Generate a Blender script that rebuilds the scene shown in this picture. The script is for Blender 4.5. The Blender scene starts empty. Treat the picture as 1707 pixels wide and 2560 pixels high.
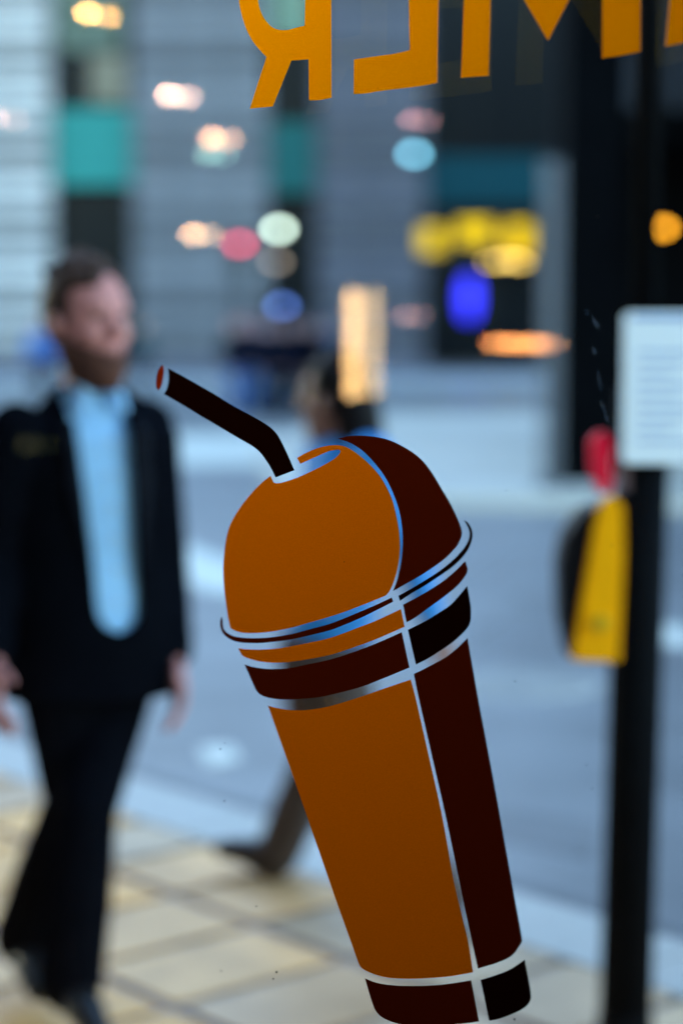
import bpy, bmesh, math, random
from mathutils import Vector, Matrix
from mathutils.geometry import tessellate_polygon
random.seed(7)
R = math.radians
scene = bpy.context.scene
COL = scene.collection

# ------------------------------------------------------------------ camera, sky, sun, exposure
W, H, F = 1707.0, 2560.0, 4978.0
PITCH = math.atan(480 / F)
CAMZ = 1.6
FWD = Vector((0, math.cos(PITCH), -math.sin(PITCH)))
UP = Vector((0, math.sin(PITCH), math.cos(PITCH)))
K = 0.9                                    # plan angle of the shop window
S = math.sqrt(1 + K * K)
GN = Vector((K / S, 1 / S, 0))             # window normal, towards the street
GT = Vector((1 / S, -K / S, 0))            # along the window
GD = 2.03 / S                              # distance camera - window

cd = bpy.data.cameras.new('camera')
cam = bpy.data.objects.new('camera', cd)
COL.objects.link(cam)
cam.location = (0, 0, CAMZ)
cam.rotation_euler = (R(90) - PITCH, 0, 0)
cd.sensor_fit = 'VERTICAL'
cd.sensor_height = 36
cd.lens = 70
cd.clip_start = 0.05
cd.clip_end = 600
cd.dof.use_dof = True
cd.dof.focus_distance = 2.037
cd.dof.aperture_fstop = 2.0
cd.dof.aperture_ratio = 0.8
scene.camera = cam

SUN_EL, SUN_AZ = R(9), R(-25)
world = bpy.data.worlds.new('World')
scene.world = world
world.use_nodes = True
wn = world.node_tree
bg = wn.nodes['Background']
sky = wn.nodes.new('ShaderNodeTexSky')
sky.sky_type = 'NISHITA'
sky.sun_disc = False
sky.ozone_density = 1.8
sky.dust_density = 0.5
sky.sun_elevation = SUN_EL
sky.sun_rotation = SUN_AZ
wn.links.new(sky.outputs[0], bg.inputs[0])
bg.inputs[1].default_value = 0.15
sd = bpy.data.lights.new('sun', 'SUN')
sd.energy = 0.5
sd.angle = R(20)
sd.color = (1.0, 0.95, 0.88)
sun = bpy.data.objects.new('sun', sd)
COL.objects.link(sun)
sdir = Vector((math.sin(SUN_AZ) * math.cos(SUN_EL), math.cos(SUN_AZ) * math.cos(SUN_EL), math.sin(SUN_EL)))
sun.rotation_euler = sdir.to_track_quat('Z', 'Y').to_euler()
sun.location = (0, 0, 30)
vs = scene.view_settings
vs.view_transform = 'Standard'
vs.look = 'None'
vs.exposure = 3.55
vs.gamma = 1.0
vs.use_curve_mapping = False
LIT = 0.18                                  # common factor for lamps

# ------------------------------------------------------------------ helpers
def ray(px, py):
    return FWD + Vector(((px - W / 2) / F, 0, 0)) + UP * (-(py - H / 2) / F)
def at(px, py, Y):
    d = ray(px, py)
    return Vector((0, 0, CAMZ)) + d * (Y / d.y)
def ground(px, py, z=0.0):
    d = ray(px, py)
    return Vector((0, 0, CAMZ)) + d * ((z - CAMZ) / d.z)
def onglass(px, py, off=0.0):
    d = ray(px, py)
    return Vector((0, 0, CAMZ)) + d * ((GD + off) / d.dot(GN))
def mirror(p):
    return p - GN * (2 * (p.dot(GN) - GD))

def mat(name, col, rough=0.6, metal=0.0, noise=0.0, scale=8.0, emit=0.0, bump=0.0, spec=0.5, col2=None, wpos=False):
    m = bpy.data.materials.new(name)
    m.use_nodes = True
    nt = m.node_tree
    b = nt.nodes['Principled BSDF']
    b.inputs['Roughness'].default_value = rough
    b.inputs['Metallic'].default_value = metal
    b.inputs['Specular IOR Level'].default_value = spec
    b.inputs['Base Color'].default_value = (*col, 1)
    if noise or bump:
        tc = nt.nodes.new('ShaderNodeTexCoord')
        n = nt.nodes.new('ShaderNodeTexNoise')
        n.inputs['Scale'].default_value = scale
        n.inputs['Detail'].default_value = 6
        if wpos:
            gp = nt.nodes.new('ShaderNodeNewGeometry')
            nt.links.new(gp.outputs['Position'], n.inputs['Vector'])
        else:
            nt.links.new(tc.outputs['Object'], n.inputs['Vector'])
        if noise:
            rp = nt.nodes.new('ShaderNodeValToRGB')
            rp.color_ramp.elements[0].position = 0.3
            rp.color_ramp.elements[1].position = 0.7
            c0 = [c * (1 - noise) for c in col]
            c1 = [min(1, c * (1 + noise)) for c in (col2 or col)]
            rp.color_ramp.elements[0].color = (*c0, 1)
            rp.color_ramp.elements[1].color = (*c1, 1)
            nt.links.new(n.outputs['Fac'], rp.inputs[0])
            nt.links.new(rp.outputs[0], b.inputs['Base Color'])
        if bump:
            bp = nt.nodes.new('ShaderNodeBump')
            bp.inputs['Strength'].default_value = bump
            nt.links.new(n.outputs['Fac'], bp.inputs['Height'])
            nt.links.new(bp.outputs[0], b.inputs['Normal'])
    if emit:
        b.inputs['Emission Color'].default_value = (*col, 1)
        b.inputs['Emission Strength'].default_value = emit
    return m

def vinyl(name, back, front):
    """adhesive film: glows with the daylight behind it, reflects a little of the room"""
    m = bpy.data.materials.new(name)
    m.use_nodes = True
    nt = m.node_tree
    nt.nodes.remove(nt.nodes['Principled BSDF'])
    out = nt.nodes['Material Output']
    t = nt.nodes.new('ShaderNodeBsdfTranslucent')
    d = nt.nodes.new('ShaderNodeBsdfDiffuse')
    a = nt.nodes.new('ShaderNodeAddShader')
    tc = nt.nodes.new('ShaderNodeTexCoord')
    n = nt.nodes.new('ShaderNodeTexNoise')
    n.inputs['Scale'].default_value = 900
    nt.links.new(tc.outputs['Object'], n.inputs['Vector'])
    for sh, c in ((t, back), (d, front)):
        mx = nt.nodes.new('ShaderNodeMix')
        mx.data_type = 'RGBA'
        mx.inputs[6].default_value = (*[v * 0.8 for v in c], 1)
        mx.inputs[7].default_value = (*[v * 1.2 for v in c], 1)
        nt.links.new(n.outputs['Fac'], mx.inputs[0])
        nt.links.new(mx.outputs[2], sh.inputs[0])
    nt.links.new(t.outputs[0], a.inputs[0])
    nt.links.new(d.outputs[0], a.inputs[1])
    nt.links.new(a.outputs[0], out.inputs[0])
    return m

def glass(name, tint, refl=1.0):
    m = bpy.data.materials.new(name)
    m.use_nodes = True
    nt = m.node_tree
    nt.nodes.remove(nt.nodes['Principled BSDF'])
    out = nt.nodes['Material Output']
    fr = nt.nodes.new('ShaderNodeFresnel')
    gm = nt.nodes.new('ShaderNodeNewGeometry')
    mr = nt.nodes.new('ShaderNodeMapRange')            # thin pane: same reflectance from both sides
    mr.inputs['To Min'].default_value = 1.5
    mr.inputs['To Max'].default_value = 1 / 1.5
    nt.links.new(gm.outputs['Backfacing'], mr.inputs['Value'])
    nt.links.new(mr.outputs['Result'], fr.inputs[0])
    tr = nt.nodes.new('ShaderNodeBsdfTransparent')
    tr.inputs[0].default_value = (*tint, 1)
    gl = nt.nodes.new('ShaderNodeBsdfGlossy')
    gl.inputs['Roughness'].default_value = 0.0
    gl.inputs[0].default_value = (refl, refl, refl, 1)
    mx = nt.nodes.new('ShaderNodeMixShader')
    nt.links.new(fr.outputs[0], mx.inputs[0])
    nt.links.new(tr.outputs[0], mx.inputs[1])
    nt.links.new(gl.outputs[0], mx.inputs[2])
    nt.links.new(mx.outputs[0], out.inputs[0])
    return m

def obj(name, me, m, parent=None, loc=None):
    if isinstance(me, bmesh.types.BMesh):
        bm = me
        me = bpy.data.meshes.new(name)
        bmesh.ops.recalc_face_normals(bm, faces=bm.faces)
        bm.to_mesh(me)
        bm.free()
    if m is not None and not me.materials:
        me.materials.append(m)
    o = bpy.data.objects.new(name, me)
    COL.objects.link(o)
    if parent:
        o.parent = parent
    if loc is not None:
        o.location = loc
    return o
def thing(name, label, cat, loc=(0, 0, 0), rz=0, group=None):
    o = bpy.data.objects.new(name, None)
    COL.objects.link(o)
    o.location = loc
    o.rotation_euler = (0, 0, rz)
    o.empty_display_size = 0.1
    tag(o, label, cat, group)
    return o
def tag(o, label, cat, group=None):
    o['label'] = label
    o['category'] = cat
    if group:
        o['group'] = group
    return o
def struct(o):
    o['kind'] = 'structure'
    return o
def box(bm, x0, x1, y0, y1, z0, z1, M=None):
    v = [bm.verts.new((x, y, z)) for x in (x0, x1) for y in (y0, y1) for z in (z0, z1)]
    for f in ((0, 1, 3, 2), (4, 6, 7, 5), (0, 4, 5, 1), (2, 3, 7, 6), (0, 2, 6, 4), (1, 5, 7, 3)):
        bm.faces.new([v[i] for i in f])
    if M:
        for q in v:
            q.co = M @ q.co
    return v
def boxbm(*a, **k):
    bm = bmesh.new()
    box(bm, *a, **k)
    return bm
def bevelbox(x0, x1, y0, y1, z0, z1, b=0.01, seg=2):
    bm = boxbm(x0, x1, y0, y1, z0, z1)
    bmesh.ops.bevel(bm, geom=bm.edges[:] , offset=b, segments=seg, affect='EDGES', profile=0.5)
    return bm
def frame_of(d):
    d = d.normalized()
    a = Vector((0, 0, 1)) if abs(d.z) < 0.9 else Vector((0, 1, 0))
    x = d.cross(a).normalized()
    return x, d.cross(x).normalized(), d
def loft(bm, rings):
    """rings: lists of points, equal counts, closed ends"""
    vs_ = [[bm.verts.new(p) for p in r] for r in rings]
    n = len(vs_[0])
    for a, b in zip(vs_[:-1], vs_[1:]):
        for i in range(n):
            bm.faces.new((a[i], a[(i + 1) % n], b[(i + 1) % n], b[i]))
    bm.faces.new(vs_[0][::-1])
    bm.faces.new(vs_[-1])
def cone(bm, p0, r0, p1, r1, seg=14):
    p0, p1 = Vector(p0), Vector(p1)
    x, y, d = frame_of(p1 - p0)
    loft(bm, [[p + x * (r * math.cos(2 * math.pi * i / seg)) + y * (r * math.sin(2 * math.pi * i / seg)) for i in range(seg)]
              for p, r in ((p0, r0), (p1, r1))])
def ball(bm, c, r, sub=3):
    if not isinstance(r, (tuple, list)):
        r = (r, r, r)
    res = bmesh.ops.create_icosphere(bm, subdivisions=sub, radius=1.0)
    for v in res['verts']:
        v.co = Vector((v.co.x * r[0], v.co.y * r[1], v.co.z * r[2])) + Vector(c)
def limb(bm, pts):
    """pts: [(pos, radius)...] a tapering chain"""
    for (p0, r0), (p1, r1) in zip(pts[:-1], pts[1:]):
        cone(bm, p0, r0, p1, r1)
    for p, r in pts:
        ball(bm, p, r * 0.995, 2)
def smooth(o):
    for p in o.data.polygons:
        p.use_smooth = True
    return o

def remeshed(name, bm, m, voxel, parent, origin, cut=None, solid=0.0):
    me = bpy.data.meshes.new('tmp')
    bm.to_mesh(me)
    bm.free()
    o = bpy.data.objects.new('tmp', me)
    COL.objects.link(o)
    md = o.modifiers.new('r', 'REMESH')
    md.mode = 'VOXEL'
    md.voxel_size = voxel
    s = o.modifiers.new('s', 'SMOOTH')
    s.factor = 0.5
    s.iterations = 4
    bpy.context.view_layer.update()
    dg = bpy.context.evaluated_depsgraph_get()
    res = bpy.data.meshes.new_from_object(o.evaluated_get(dg))
    COL.objects.unlink(o)
    bpy.data.objects.remove(o)
    b2 = bmesh.new()
    b2.from_mesh(res)
    if cut:
        bmesh.ops.delete(b2, geom=[f for f in b2.faces if cut(f.calc_center_median())], context='FACES')
        bnd = [v for v in b2.verts if v.is_boundary]
        for _ in range(10):
            new = {}
            for v in bnd:
                nb_ = [e.other_vert(v).co for e in v.link_edges if e.is_boundary]
                if len(nb_) == 2: new[v] = v.co * 0.4 + (nb_[0] + nb_[1]) * 0.3
            for v, c_ in new.items(): v.co = c_
    for v in b2.verts:
        v.co -= Vector(origin)
    b2.to_mesh(res)
    b2.free()
    res.name = name
    res.materials.clear()
    res.materials.append(m)
    ob = bpy.data.objects.new(name, res)
    COL.objects.link(ob)
    ob.parent = parent
    if solid:
        sm = ob.modifiers.new('thick', 'SOLIDIFY')
        sm.thickness = solid
    return smooth(ob)

# ------------------------------------------------------------------ ground and road (street frame)
SA = math.atan(4300 / F)
A = Vector((-math.sin(SA), math.cos(SA), 0))            # along the kerb
B = Vector((math.cos(SA), math.sin(SA), 0))             # across, towards the road
SM = Matrix(((A.x, B.x, 0, 0), (A.y, B.y, 0, 0), (0, 0, 1, 0), (0, 0, 0, 1)))   # (u,v,z) -> world
def uv(p):
    return p.dot(A), p.dot(B)
VK = uv(ground(638, 2030))[1]
ZR = -0.11

m_road = mat('asphalt', (0.15, 0.148, 0.148), 0.42, noise=0.28, scale=1.3, bump=0.15, spec=0.6)
m_stonepave = mat('pale paving', (0.45, 0.41, 0.34), 0.5, noise=0.15, scale=0.6)
m_kerb = mat('granite kerb', (0.37, 0.35, 0.31), 0.5, noise=0.12, scale=30)
m_gutter = mat('gutter', (0.085, 0.085, 0.09), 0.5, noise=0.2, scale=6)
m_mortar = mat('grey joint', (0.25, 0.185, 0.165), 0.7, noise=0.2, scale=20)
m_paint = mat('road paint', (0.55, 0.53, 0.45), 0.5, noise=0.12, scale=25)
slab_m = [mat('buff slab', (0.78, 0.37, 0.095), 0.55, noise=0.24, scale=3.2, wpos=True),
          mat('sand slab', (0.68, 0.36, 0.14), 0.55, noise=0.24, scale=3.2, wpos=True),
          mat('grey slab', (0.52, 0.30, 0.145), 0.5, noise=0.24, scale=3.2, wpos=True),
          mat('cool slab', (0.46, 0.30, 0.17), 0.5, noise=0.24, scale=3.2, wpos=True)]

struct(obj('ground', boxbm(-150, 150, -60, 250, -0.6, -0.3), m_gutter))
struct(obj('road', boxbm(-60, 90, VK + 0.02, 70, -0.3, ZR, M=SM), m_road))
pave = struct(obj('pavement', boxbm(-60, 90, -25, VK - 0.36, -0.29, -0.012, M=SM), m_mortar))
# kerb stones
kerb = struct(obj('kerb', boxbm(-60, 90, VK - 0.355, VK - 0.02, -0.29, -0.02, M=SM), m_gutter))
ks = obj('kerbstone', boxbm(-0.445, 0.445, -0.165, 0.165, -0.02, 0.005), m_kerb)
COL.objects.unlink(ks)
for i in range(-3, 26):
    c = ks.copy()
    COL.objects.link(c)
    c.parent = kerb
    c.matrix_local = Matrix.Translation(A * (i * 0.9) + B * (VK - 0.185)) @ Matrix.Rotation(math.atan2(A.y, A.x), 4, 'Z')
# slabs, laid with wide grey joints
PU, PV, JG = 0.37, 0.54, 0.045
base_v = 2.66
slab_meshes = []
for m in slab_m:
    bm = boxbm(-(PU - JG) / 2, (PU - JG) / 2, -(PV - JG) / 2, (PV - JG) / 2, -0.01, 0.0)
    me = bpy.data.meshes.new('slab')
    bm.to_mesh(me)
    bm.free()
    me.materials.append(m)
    slab_meshes.append(me)
seq = random.Random(3)
print('VK', VK)
NV = 2
PVL = (VK - 0.36 - base_v) / NV if (VK - 0.36 - base_v) / NV > 0.3 else PV
for i in range(2, 34):
    for j in range(-2, NV):
        u = 3.5 + (i - 8.5) * PU + PU / 2
        v = base_v + (j + 0.5) * PV
        far = i > 13
        w = (1, 3, 5, 4) if far else (6, 2.4, 1.6, 2.6)
        me = seq.choices(slab_meshes, w)[0]
        o = bpy.data.objects.new('slab', me)
        COL.objects.link(o)
        o.parent = pave
        o.matrix_local = Matrix.Translation(A * u + B * v + Vector((0, 0, seq.uniform(-0.001, 0.002)))) @ \
            Matrix.Rotation(math.atan2(A.y, A.x) + seq.uniform(-0.006, 0.006), 4, 'Z')


gut = struct(obj('gutter', boxbm(-20, 60, VK + 0.02, VK + 0.34, ZR, ZR + 0.004, M=SM), m_gutter))

# road markings
def quad(pts, z, name, m, parent=None, th=0.004):
    bm = bmesh.new()
    lo = [bm.verts.new((p.x, p.y, z)) for p in pts]
    hi = [bm.verts.new((p.x, p.y, z + th)) for p in pts]
    n = len(pts)
    bm.faces.new(lo[::-1]); bm.faces.new(hi)
    for i in range(n):
        bm.faces.new((lo[i], lo[(i + 1) % n], hi[(i + 1) % n], hi[i]))
    return obj(name, bm, m, parent)
marks = struct(bpy.data.objects.new('road_markings', None))
COL.objects.link(marks)
for pts in ([(405, 1352), (470, 1362), (640, 1430), (640, 1490), (520, 1480), (440, 1440)],
            [(500, 1868), (575, 1862), (600, 1900), (520, 1918)],
            [(360, 1085), (700, 1085), (690, 1165), (330, 1165)],
            [(1640, 1560), (1720, 1570), (1740, 1620), (1650, 1612)]):
    quad([ground(x, y, ZR) for x, y in pts], ZR, 'painted_mark', m_paint, marks)
m_patch = mat('older asphalt', (0.115, 0.112, 0.112), 0.5, noise=0.2, scale=3)
for pts in ([(1180, 1560), (1400, 1575), (1420, 1650), (1170, 1635)], [(640, 1300), (1000, 1310), (1010, 1340), (640, 1330)],
            [(1250, 2020), (1500, 2060), (1480, 2150), (1220, 2095)]):
    quad([ground(x, y, ZR) for x, y in pts], ZR, 'asphalt_patch', m_patch, marks, 0.003)
gm_ = ground(1310, 1712, ZR)
mh = thing('manhole_cover', 'round pale iron manhole cover set in the blue grey road right of the cup', 'manhole cover', (gm_.x, gm_.y, ZR))
bm = bmesh.new(); cone(bm, (0, 0, 0), 0.36, (0, 0, 0.006), 0.36, 28)
obj('rim', bm, m_kerb, mh)
bm = bmesh.new(); cone(bm, (0, 0, 0.006), 0.31, (0, 0, 0.010), 0.31, 28)
obj('lid', bm, mat('worn iron', (0.21, 0.20, 0.18), 0.5, noise=0.3, scale=12), mh)
# far island / plaza in pale stone and pavement along the far buildings
bm = bmesh.new()
isl = [ground(x, y) for x, y in ((700, 1235), (1500, 1245), (2200, 1260), (2300, 1030), (900, 1030), (650, 1100))]
struct(quad(isl, ZR, 'traffic_island', m_stonepave, None, 0.11))
struct(obj('far_pavement', boxbm(-60, 60, 50, 59.6, -0.3, 0.0), mat('far paving', (0.30, 0.31, 0.32), 0.5, noise=0.15, scale=0.8)))

# ------------------------------------------------------------------ far stone building
YF = 60.0
def X_(px, Y=YF): return (px - W / 2) / F * Y
def Z_(py, Y=YF): return at(853, py, Y).z
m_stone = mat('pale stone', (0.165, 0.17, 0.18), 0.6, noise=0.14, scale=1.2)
m_stone0 = mat('light stone', (0.42, 0.39, 0.36), 0.6, noise=0.12, scale=1.2)  # pier stone lightest left, darkest right: fall of light put into the colour
m_stone2 = mat('dark stone', (0.066, 0.066, 0.09), 0.6, noise=0.14, scale=1.2)
m_joint = mat('stone joint', (0.09, 0.09, 0.10), 0.8)
m_dark = mat('dark glass', (0.003, 0.004, 0.005), 0.3, spec=0.08)
m_frame = mat('window frame', (0.008, 0.009, 0.009), 0.6, spec=0.1)
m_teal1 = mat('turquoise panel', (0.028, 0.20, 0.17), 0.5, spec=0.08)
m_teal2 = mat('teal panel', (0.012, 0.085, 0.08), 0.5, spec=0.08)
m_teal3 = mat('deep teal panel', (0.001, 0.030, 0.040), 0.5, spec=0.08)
bld = thing('stone_office_building', 'pale banded stone office block across the junction with tall dark window bays', 'building', (0, YF, 0))
def bpart(name, x0, x1, y0, y1, z0, z1, m):
    return obj(name, boxbm(x0, x1, y0, y1, z0, z1), m, bld)
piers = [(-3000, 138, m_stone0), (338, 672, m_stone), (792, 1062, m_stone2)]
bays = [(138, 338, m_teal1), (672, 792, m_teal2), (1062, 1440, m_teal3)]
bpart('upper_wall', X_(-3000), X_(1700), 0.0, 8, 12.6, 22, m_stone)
bpart('back_wall', X_(-3000), X_(1700), 1.4, 8, 0, 12.6, m_joint)
rr = random.Random(5)
course_h = 0.66
cache = {}
tones = {}
for m_, c_ in ((m_stone0, (0.42, 0.40, 0.37)), (m_stone, (0.122, 0.123, 0.134)), (m_stone2, (0.042, 0.042, 0.060))):  # same painted light falloff, pier by pier
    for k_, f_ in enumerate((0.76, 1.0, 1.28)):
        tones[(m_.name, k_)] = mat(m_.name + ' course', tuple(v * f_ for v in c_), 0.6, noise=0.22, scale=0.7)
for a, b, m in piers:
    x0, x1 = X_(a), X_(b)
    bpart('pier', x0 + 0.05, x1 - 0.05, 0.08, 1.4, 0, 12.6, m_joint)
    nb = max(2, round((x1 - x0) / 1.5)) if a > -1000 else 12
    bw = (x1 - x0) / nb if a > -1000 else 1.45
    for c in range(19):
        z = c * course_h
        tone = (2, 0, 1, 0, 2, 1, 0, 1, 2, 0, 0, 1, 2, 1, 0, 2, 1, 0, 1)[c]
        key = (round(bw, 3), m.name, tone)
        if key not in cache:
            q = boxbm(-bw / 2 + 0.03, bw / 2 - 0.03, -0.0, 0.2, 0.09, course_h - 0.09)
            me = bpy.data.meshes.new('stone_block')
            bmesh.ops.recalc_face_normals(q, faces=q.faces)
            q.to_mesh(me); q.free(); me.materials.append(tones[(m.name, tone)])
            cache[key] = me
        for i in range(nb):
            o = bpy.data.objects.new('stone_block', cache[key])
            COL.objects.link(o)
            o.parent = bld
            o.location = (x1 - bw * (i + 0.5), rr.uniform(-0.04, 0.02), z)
m_green = mat('green blind', (0.10, 0.13, 0.09), 0.7)
m_cream = mat('cream blind', (0.24, 0.20, 0.13), 0.7)
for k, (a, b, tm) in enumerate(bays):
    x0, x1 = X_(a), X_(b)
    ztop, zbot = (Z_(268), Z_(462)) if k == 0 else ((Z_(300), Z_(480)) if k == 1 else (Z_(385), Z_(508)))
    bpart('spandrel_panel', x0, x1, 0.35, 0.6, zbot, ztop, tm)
    w = bpart('window', x0, x1, 0.8, 0.9, 0.3, zbot - 0.02, m_dark)
    w2 = bpart('window', x0, x1, 0.8, 0.9, ztop + 0.02, 12.5, m_dark)
    nm = 2 if k < 2 else 3
    for i in range(nm + 1):
        xx = x0 + (x1 - x0) * i / nm
        obj('mullion', boxbm(xx - 0.05, xx + 0.05, 0.7, 0.8, ztop + 0.02, 12.5), m_frame, w2)
        obj('mullion', boxbm(xx - 0.05, xx + 0.05, 0.7, 0.8, 0.3, zbot - 0.02), m_frame, w)
    if k == 0:
        obj('blind', boxbm(x0 + 0.1, x1 - 0.4, 0.71, 0.76, Z_(120), Z_(-60)), m_green, w2)
        obj('blind', boxbm(x0 + 1.1, x1 - 0.3, 0.71, 0.76, Z_(250), Z_(130)), m_cream, w2)
    elif k == 1:
        obj('blind', boxbm(x0 + 0.1, x1 - 0.1, 0.71, 0.76, Z_(85), Z_(-60)), mat('pale green blind', (0.2, 0.3, 0.2), 0.7), w2)
# shop in the right hand bay
m_yel = mat('yellow lit letters', (0.95, 0.45, 0.0), 0.4, spec=0.1, emit=0.17 * LIT)
sign = thing('lit_shop_sign', 'yellow lit shop sign above the dark shopfront in the far stone building', 'sign', (0, YF - 0.3, 0))
obj('sign_box', boxbm(X_(1050), X_(1335), 0.3, 0.45, Z_(668), Z_(535)), m_frame, sign)
for a, b, t, q in ((1052, 1100, 565, 635), (1145, 1220, 550, 610), (1265, 1318, 556, 635)):
    obj('lit_panel', bevelbox(X_(a), X_(b), 0.22, 0.30, Z_(q), Z_(t), 0.03), m_yel, sign)
m_blue = mat('blue neon', (0.035, 0.025, 1.0), 0.4, emit=0.75 * LIT)
neon = thing('neon_panel', 'glowing blue neon panel in the far shop window under the yellow sign', 'neon sign', (0, YF, 0))
bm = bmesh.new(); ball(bm, (X_(1172), 0.35, Z_(745)), (0.22, 0.08, 0.72))
smooth(obj('neon_face', bm, m_blue, neon))
obj('neon_back', boxbm(X_(1172) - 0.7, X_(1172) + 0.7, 0.42, 0.5, Z_(745) - 0.75, Z_(745) + 0.75), m_frame, neon)
strg = thing('string_light', 'row of small warm bulbs strung under the yellow sign across the junction', 'string lights', (0, YF - 0.5, 0))
m_bulb = mat('warm bulb', (1.0, 0.6, 0.12), 0.4, emit=4.5 * LIT)
bm = bmesh.new(); cone(bm, (X_(1200), 0, Z_(648)), 0.015, (X_(1320), 0, Z_(648)), 0.015, 6)
obj('wire', bm, m_frame, strg)
for x in (1222, 1245, 1252, 1272, 1284, 1296):
    bm = bmesh.new(); ball(bm, (X_(x), 0, Z_(652 + rr.uniform(-6, 6))), 0.07, 2)
    smooth(obj('bulb', bm, m_bulb, strg))
# step of the far shop and plinth of the building
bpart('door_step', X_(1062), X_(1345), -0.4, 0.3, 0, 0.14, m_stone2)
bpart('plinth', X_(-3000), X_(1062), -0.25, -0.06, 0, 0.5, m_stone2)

# ------------------------------------------------------------------ dark building at right + pale post
m_blk = mat('black cladding', (0.0012, 0.0014, 0.0018), 0.9, noise=0.3, scale=2, spec=0.03)
m_dpane = mat('tinted pane', (0.002, 0.0025, 0.0035), 0.5, spec=0.04)
m_blk2 = mat('charcoal mullion', (0.014, 0.016, 0.020), 0.6, spec=0.2)
db = thing('black_clad_building', 'tall black clad building rising behind the white notice on the right', 'building', (0, 0, 0))
yb = 19.5
xl = (1402 - W / 2) / F * yb
obj('corner_pier', boxbm(xl, xl + 0.58, yb, yb + 0.7, ZR, 16), m_blk, db)
xr = (1300 - W / 2) / F * 24.2
def wedge(x0, y0, x1, y1, xr_, z0, z1):
    bm = bmesh.new()
    pts = [(x0, y0), (xr_, y0), (xr_, y1), (x1, y1)]
    lo = [bm.verts.new((x, y, z0)) for x, y in pts]; hi = [bm.verts.new((x, y, z1)) for x, y in pts]
    bm.faces.new(lo[::-1]); bm.faces.new(hi)
    for i in range(4): bm.faces.new((lo[i], lo[(i + 1) % 4], hi[(i + 1) % 4], hi[i]))
    return bm
obj('wall', wedge(xl + 0.75, 24.2, xl + 1.8, 30, 16, ZR, 16), m_blk, db)
obj('upper_floor', wedge(xl + 0.02, yb + 0.02, xl + 0.72, 24.19, 15, 3.6, 15.98), m_blk, db)
for i in range(9):
    x = xl + 0.62 + i * 0.42
    obj('mullion', boxbm(x, x + 0.1, yb - 0.06, yb + 0.015, 3.62, 15.5), m_blk2, db)
    if i < 8:
        for z in (3.7, 6.4, 9.1, 11.8):
            obj('pane', boxbm(x + 0.11, x + 0.41, yb - 0.012, yb + 0.01, z, z + 2.5), m_dpane, db)
yp = 19.0
px0, px1 = (1354 - W / 2) / F * yp, (1392 - W / 2) / F * yp
m_post = mat('pale grey metal', (0.07, 0.075, 0.085), 0.45, noise=0.1)
post = thing('pale_post', 'pale grey square post standing against the black building', 'post', ((px0 + px1) / 2, yp, 0))
hw = (px1 - px0) / 2
obj('shaft', bevelbox(-hw, hw, -hw, hw, 0, at(853, 400, yp).z, 0.02), m_post, post)
obj('base_plate', bevelbox(-hw - 0.05, hw + 0.05, -hw - 0.05, hw + 0.05, 0, 0.06, 0.01), m_post, post)
obj('cap', bevelbox(-hw - 0.02, hw + 0.02, -hw - 0.02, hw + 0.02, at(853, 400, yp).z, at(853, 400, yp).z + 0.05, 0.01), m_blk2, post)

# side building on the left outside the view, closing the street
m_brick = mat('pale render', (0.55, 0.52, 0.48), 0.7, noise=0.2, scale=1)

# ------------------------------------------------------------------ street lights far away
def wall_lantern(px, py, Y, r, col, e, label, cat='lamp', disc=None):
    c = at(px, py, Y)
    t = thing('wall_lantern', label, cat, (c.x, c.y, c.z))
    bm = bmesh.new(); ball(bm, (0, 0, 0), r, 2)
    smooth(obj('globe', bm, mat('lantern globe', col, 0.4, emit=e * LIT), t))
    bm = bmesh.new(); cone(bm, (0, 0, r * 0.9), r * 0.9, (0, 0, r * 1.25), r * 0.4, 12)
    obj('cap', bm, m_frame, t)
    bm = bmesh.new(); cone(bm, (0, 0, r * 1.2), 0.02, (0, 0.6, r * 1.6), 0.02, 6)
    obj('bracket', bm, m_frame, t)
    return t
wall_lantern(697, 573, 58.6, 0.13, (0.86, 1.0, 0.78), 7, 'white glowing lantern on the far facade between two stone piers')
wall_lantern(1035, 385, 58.6, 0.13, (0.30, 0.80, 1.0), 4, 'pale blue glowing lantern high on the far stone pier')
wall_lantern(690, 655, 58.8, 0.11, (0.9, 0.6, 0.4), 1.3, 'dim brownish lantern just below the white one on the far facade')
wall_lantern(705, 765, 58.8, 0.13, (0.2, 0.35, 1.0), 2, 'violet blue lantern above the heads of the far walkers')
wall_lantern(1655, 570, 18.9, 0.05, (1.0, 0.36, 0.01), 5, 'amber globe lamp fixed to the black building at top right')
# traffic light
c = ground(600, 985, 0)
tl = thing('traffic_light', 'slim traffic light showing red in front of the far stone pier', 'traffic light', (at(600, 610, 42).x, 42, 0))
zt = at(600, 610, 42).z
bm = bmesh.new(); cone(bm, (0, 0.1, ZR), 0.05, (0, 0.1, zt - 0.6), 0.05)
obj('pole', bm, m_frame, tl)
obj('housing', bevelbox(-0.15, 0.15, 0, 0.2, zt - 0.7, zt + 0.2, 0.03), m_frame, tl)
for i, (cc, e) in enumerate((((1.0, 0.06, 0.12), 4), ((0.05, 0.03, 0.0), 0), ((0.0, 0.04, 0.02), 0))):
    bm = bmesh.new(); cone(bm, (0, -0.02, zt - 0.29 * i), 0.1, (0, 0.01, zt - 0.29 * i), 0.1, 16)
    obj('lens', bm, mat('signal lens', cc, 0.3, emit=e * LIT), tl)
    bm = bmesh.new(); box(bm, -0.12, 0.12, -0.16, 0, zt - 0.29 * i + 0.11, zt - 0.29 * i + 0.125)
    obj('visor', bm, m_frame, tl)

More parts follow.
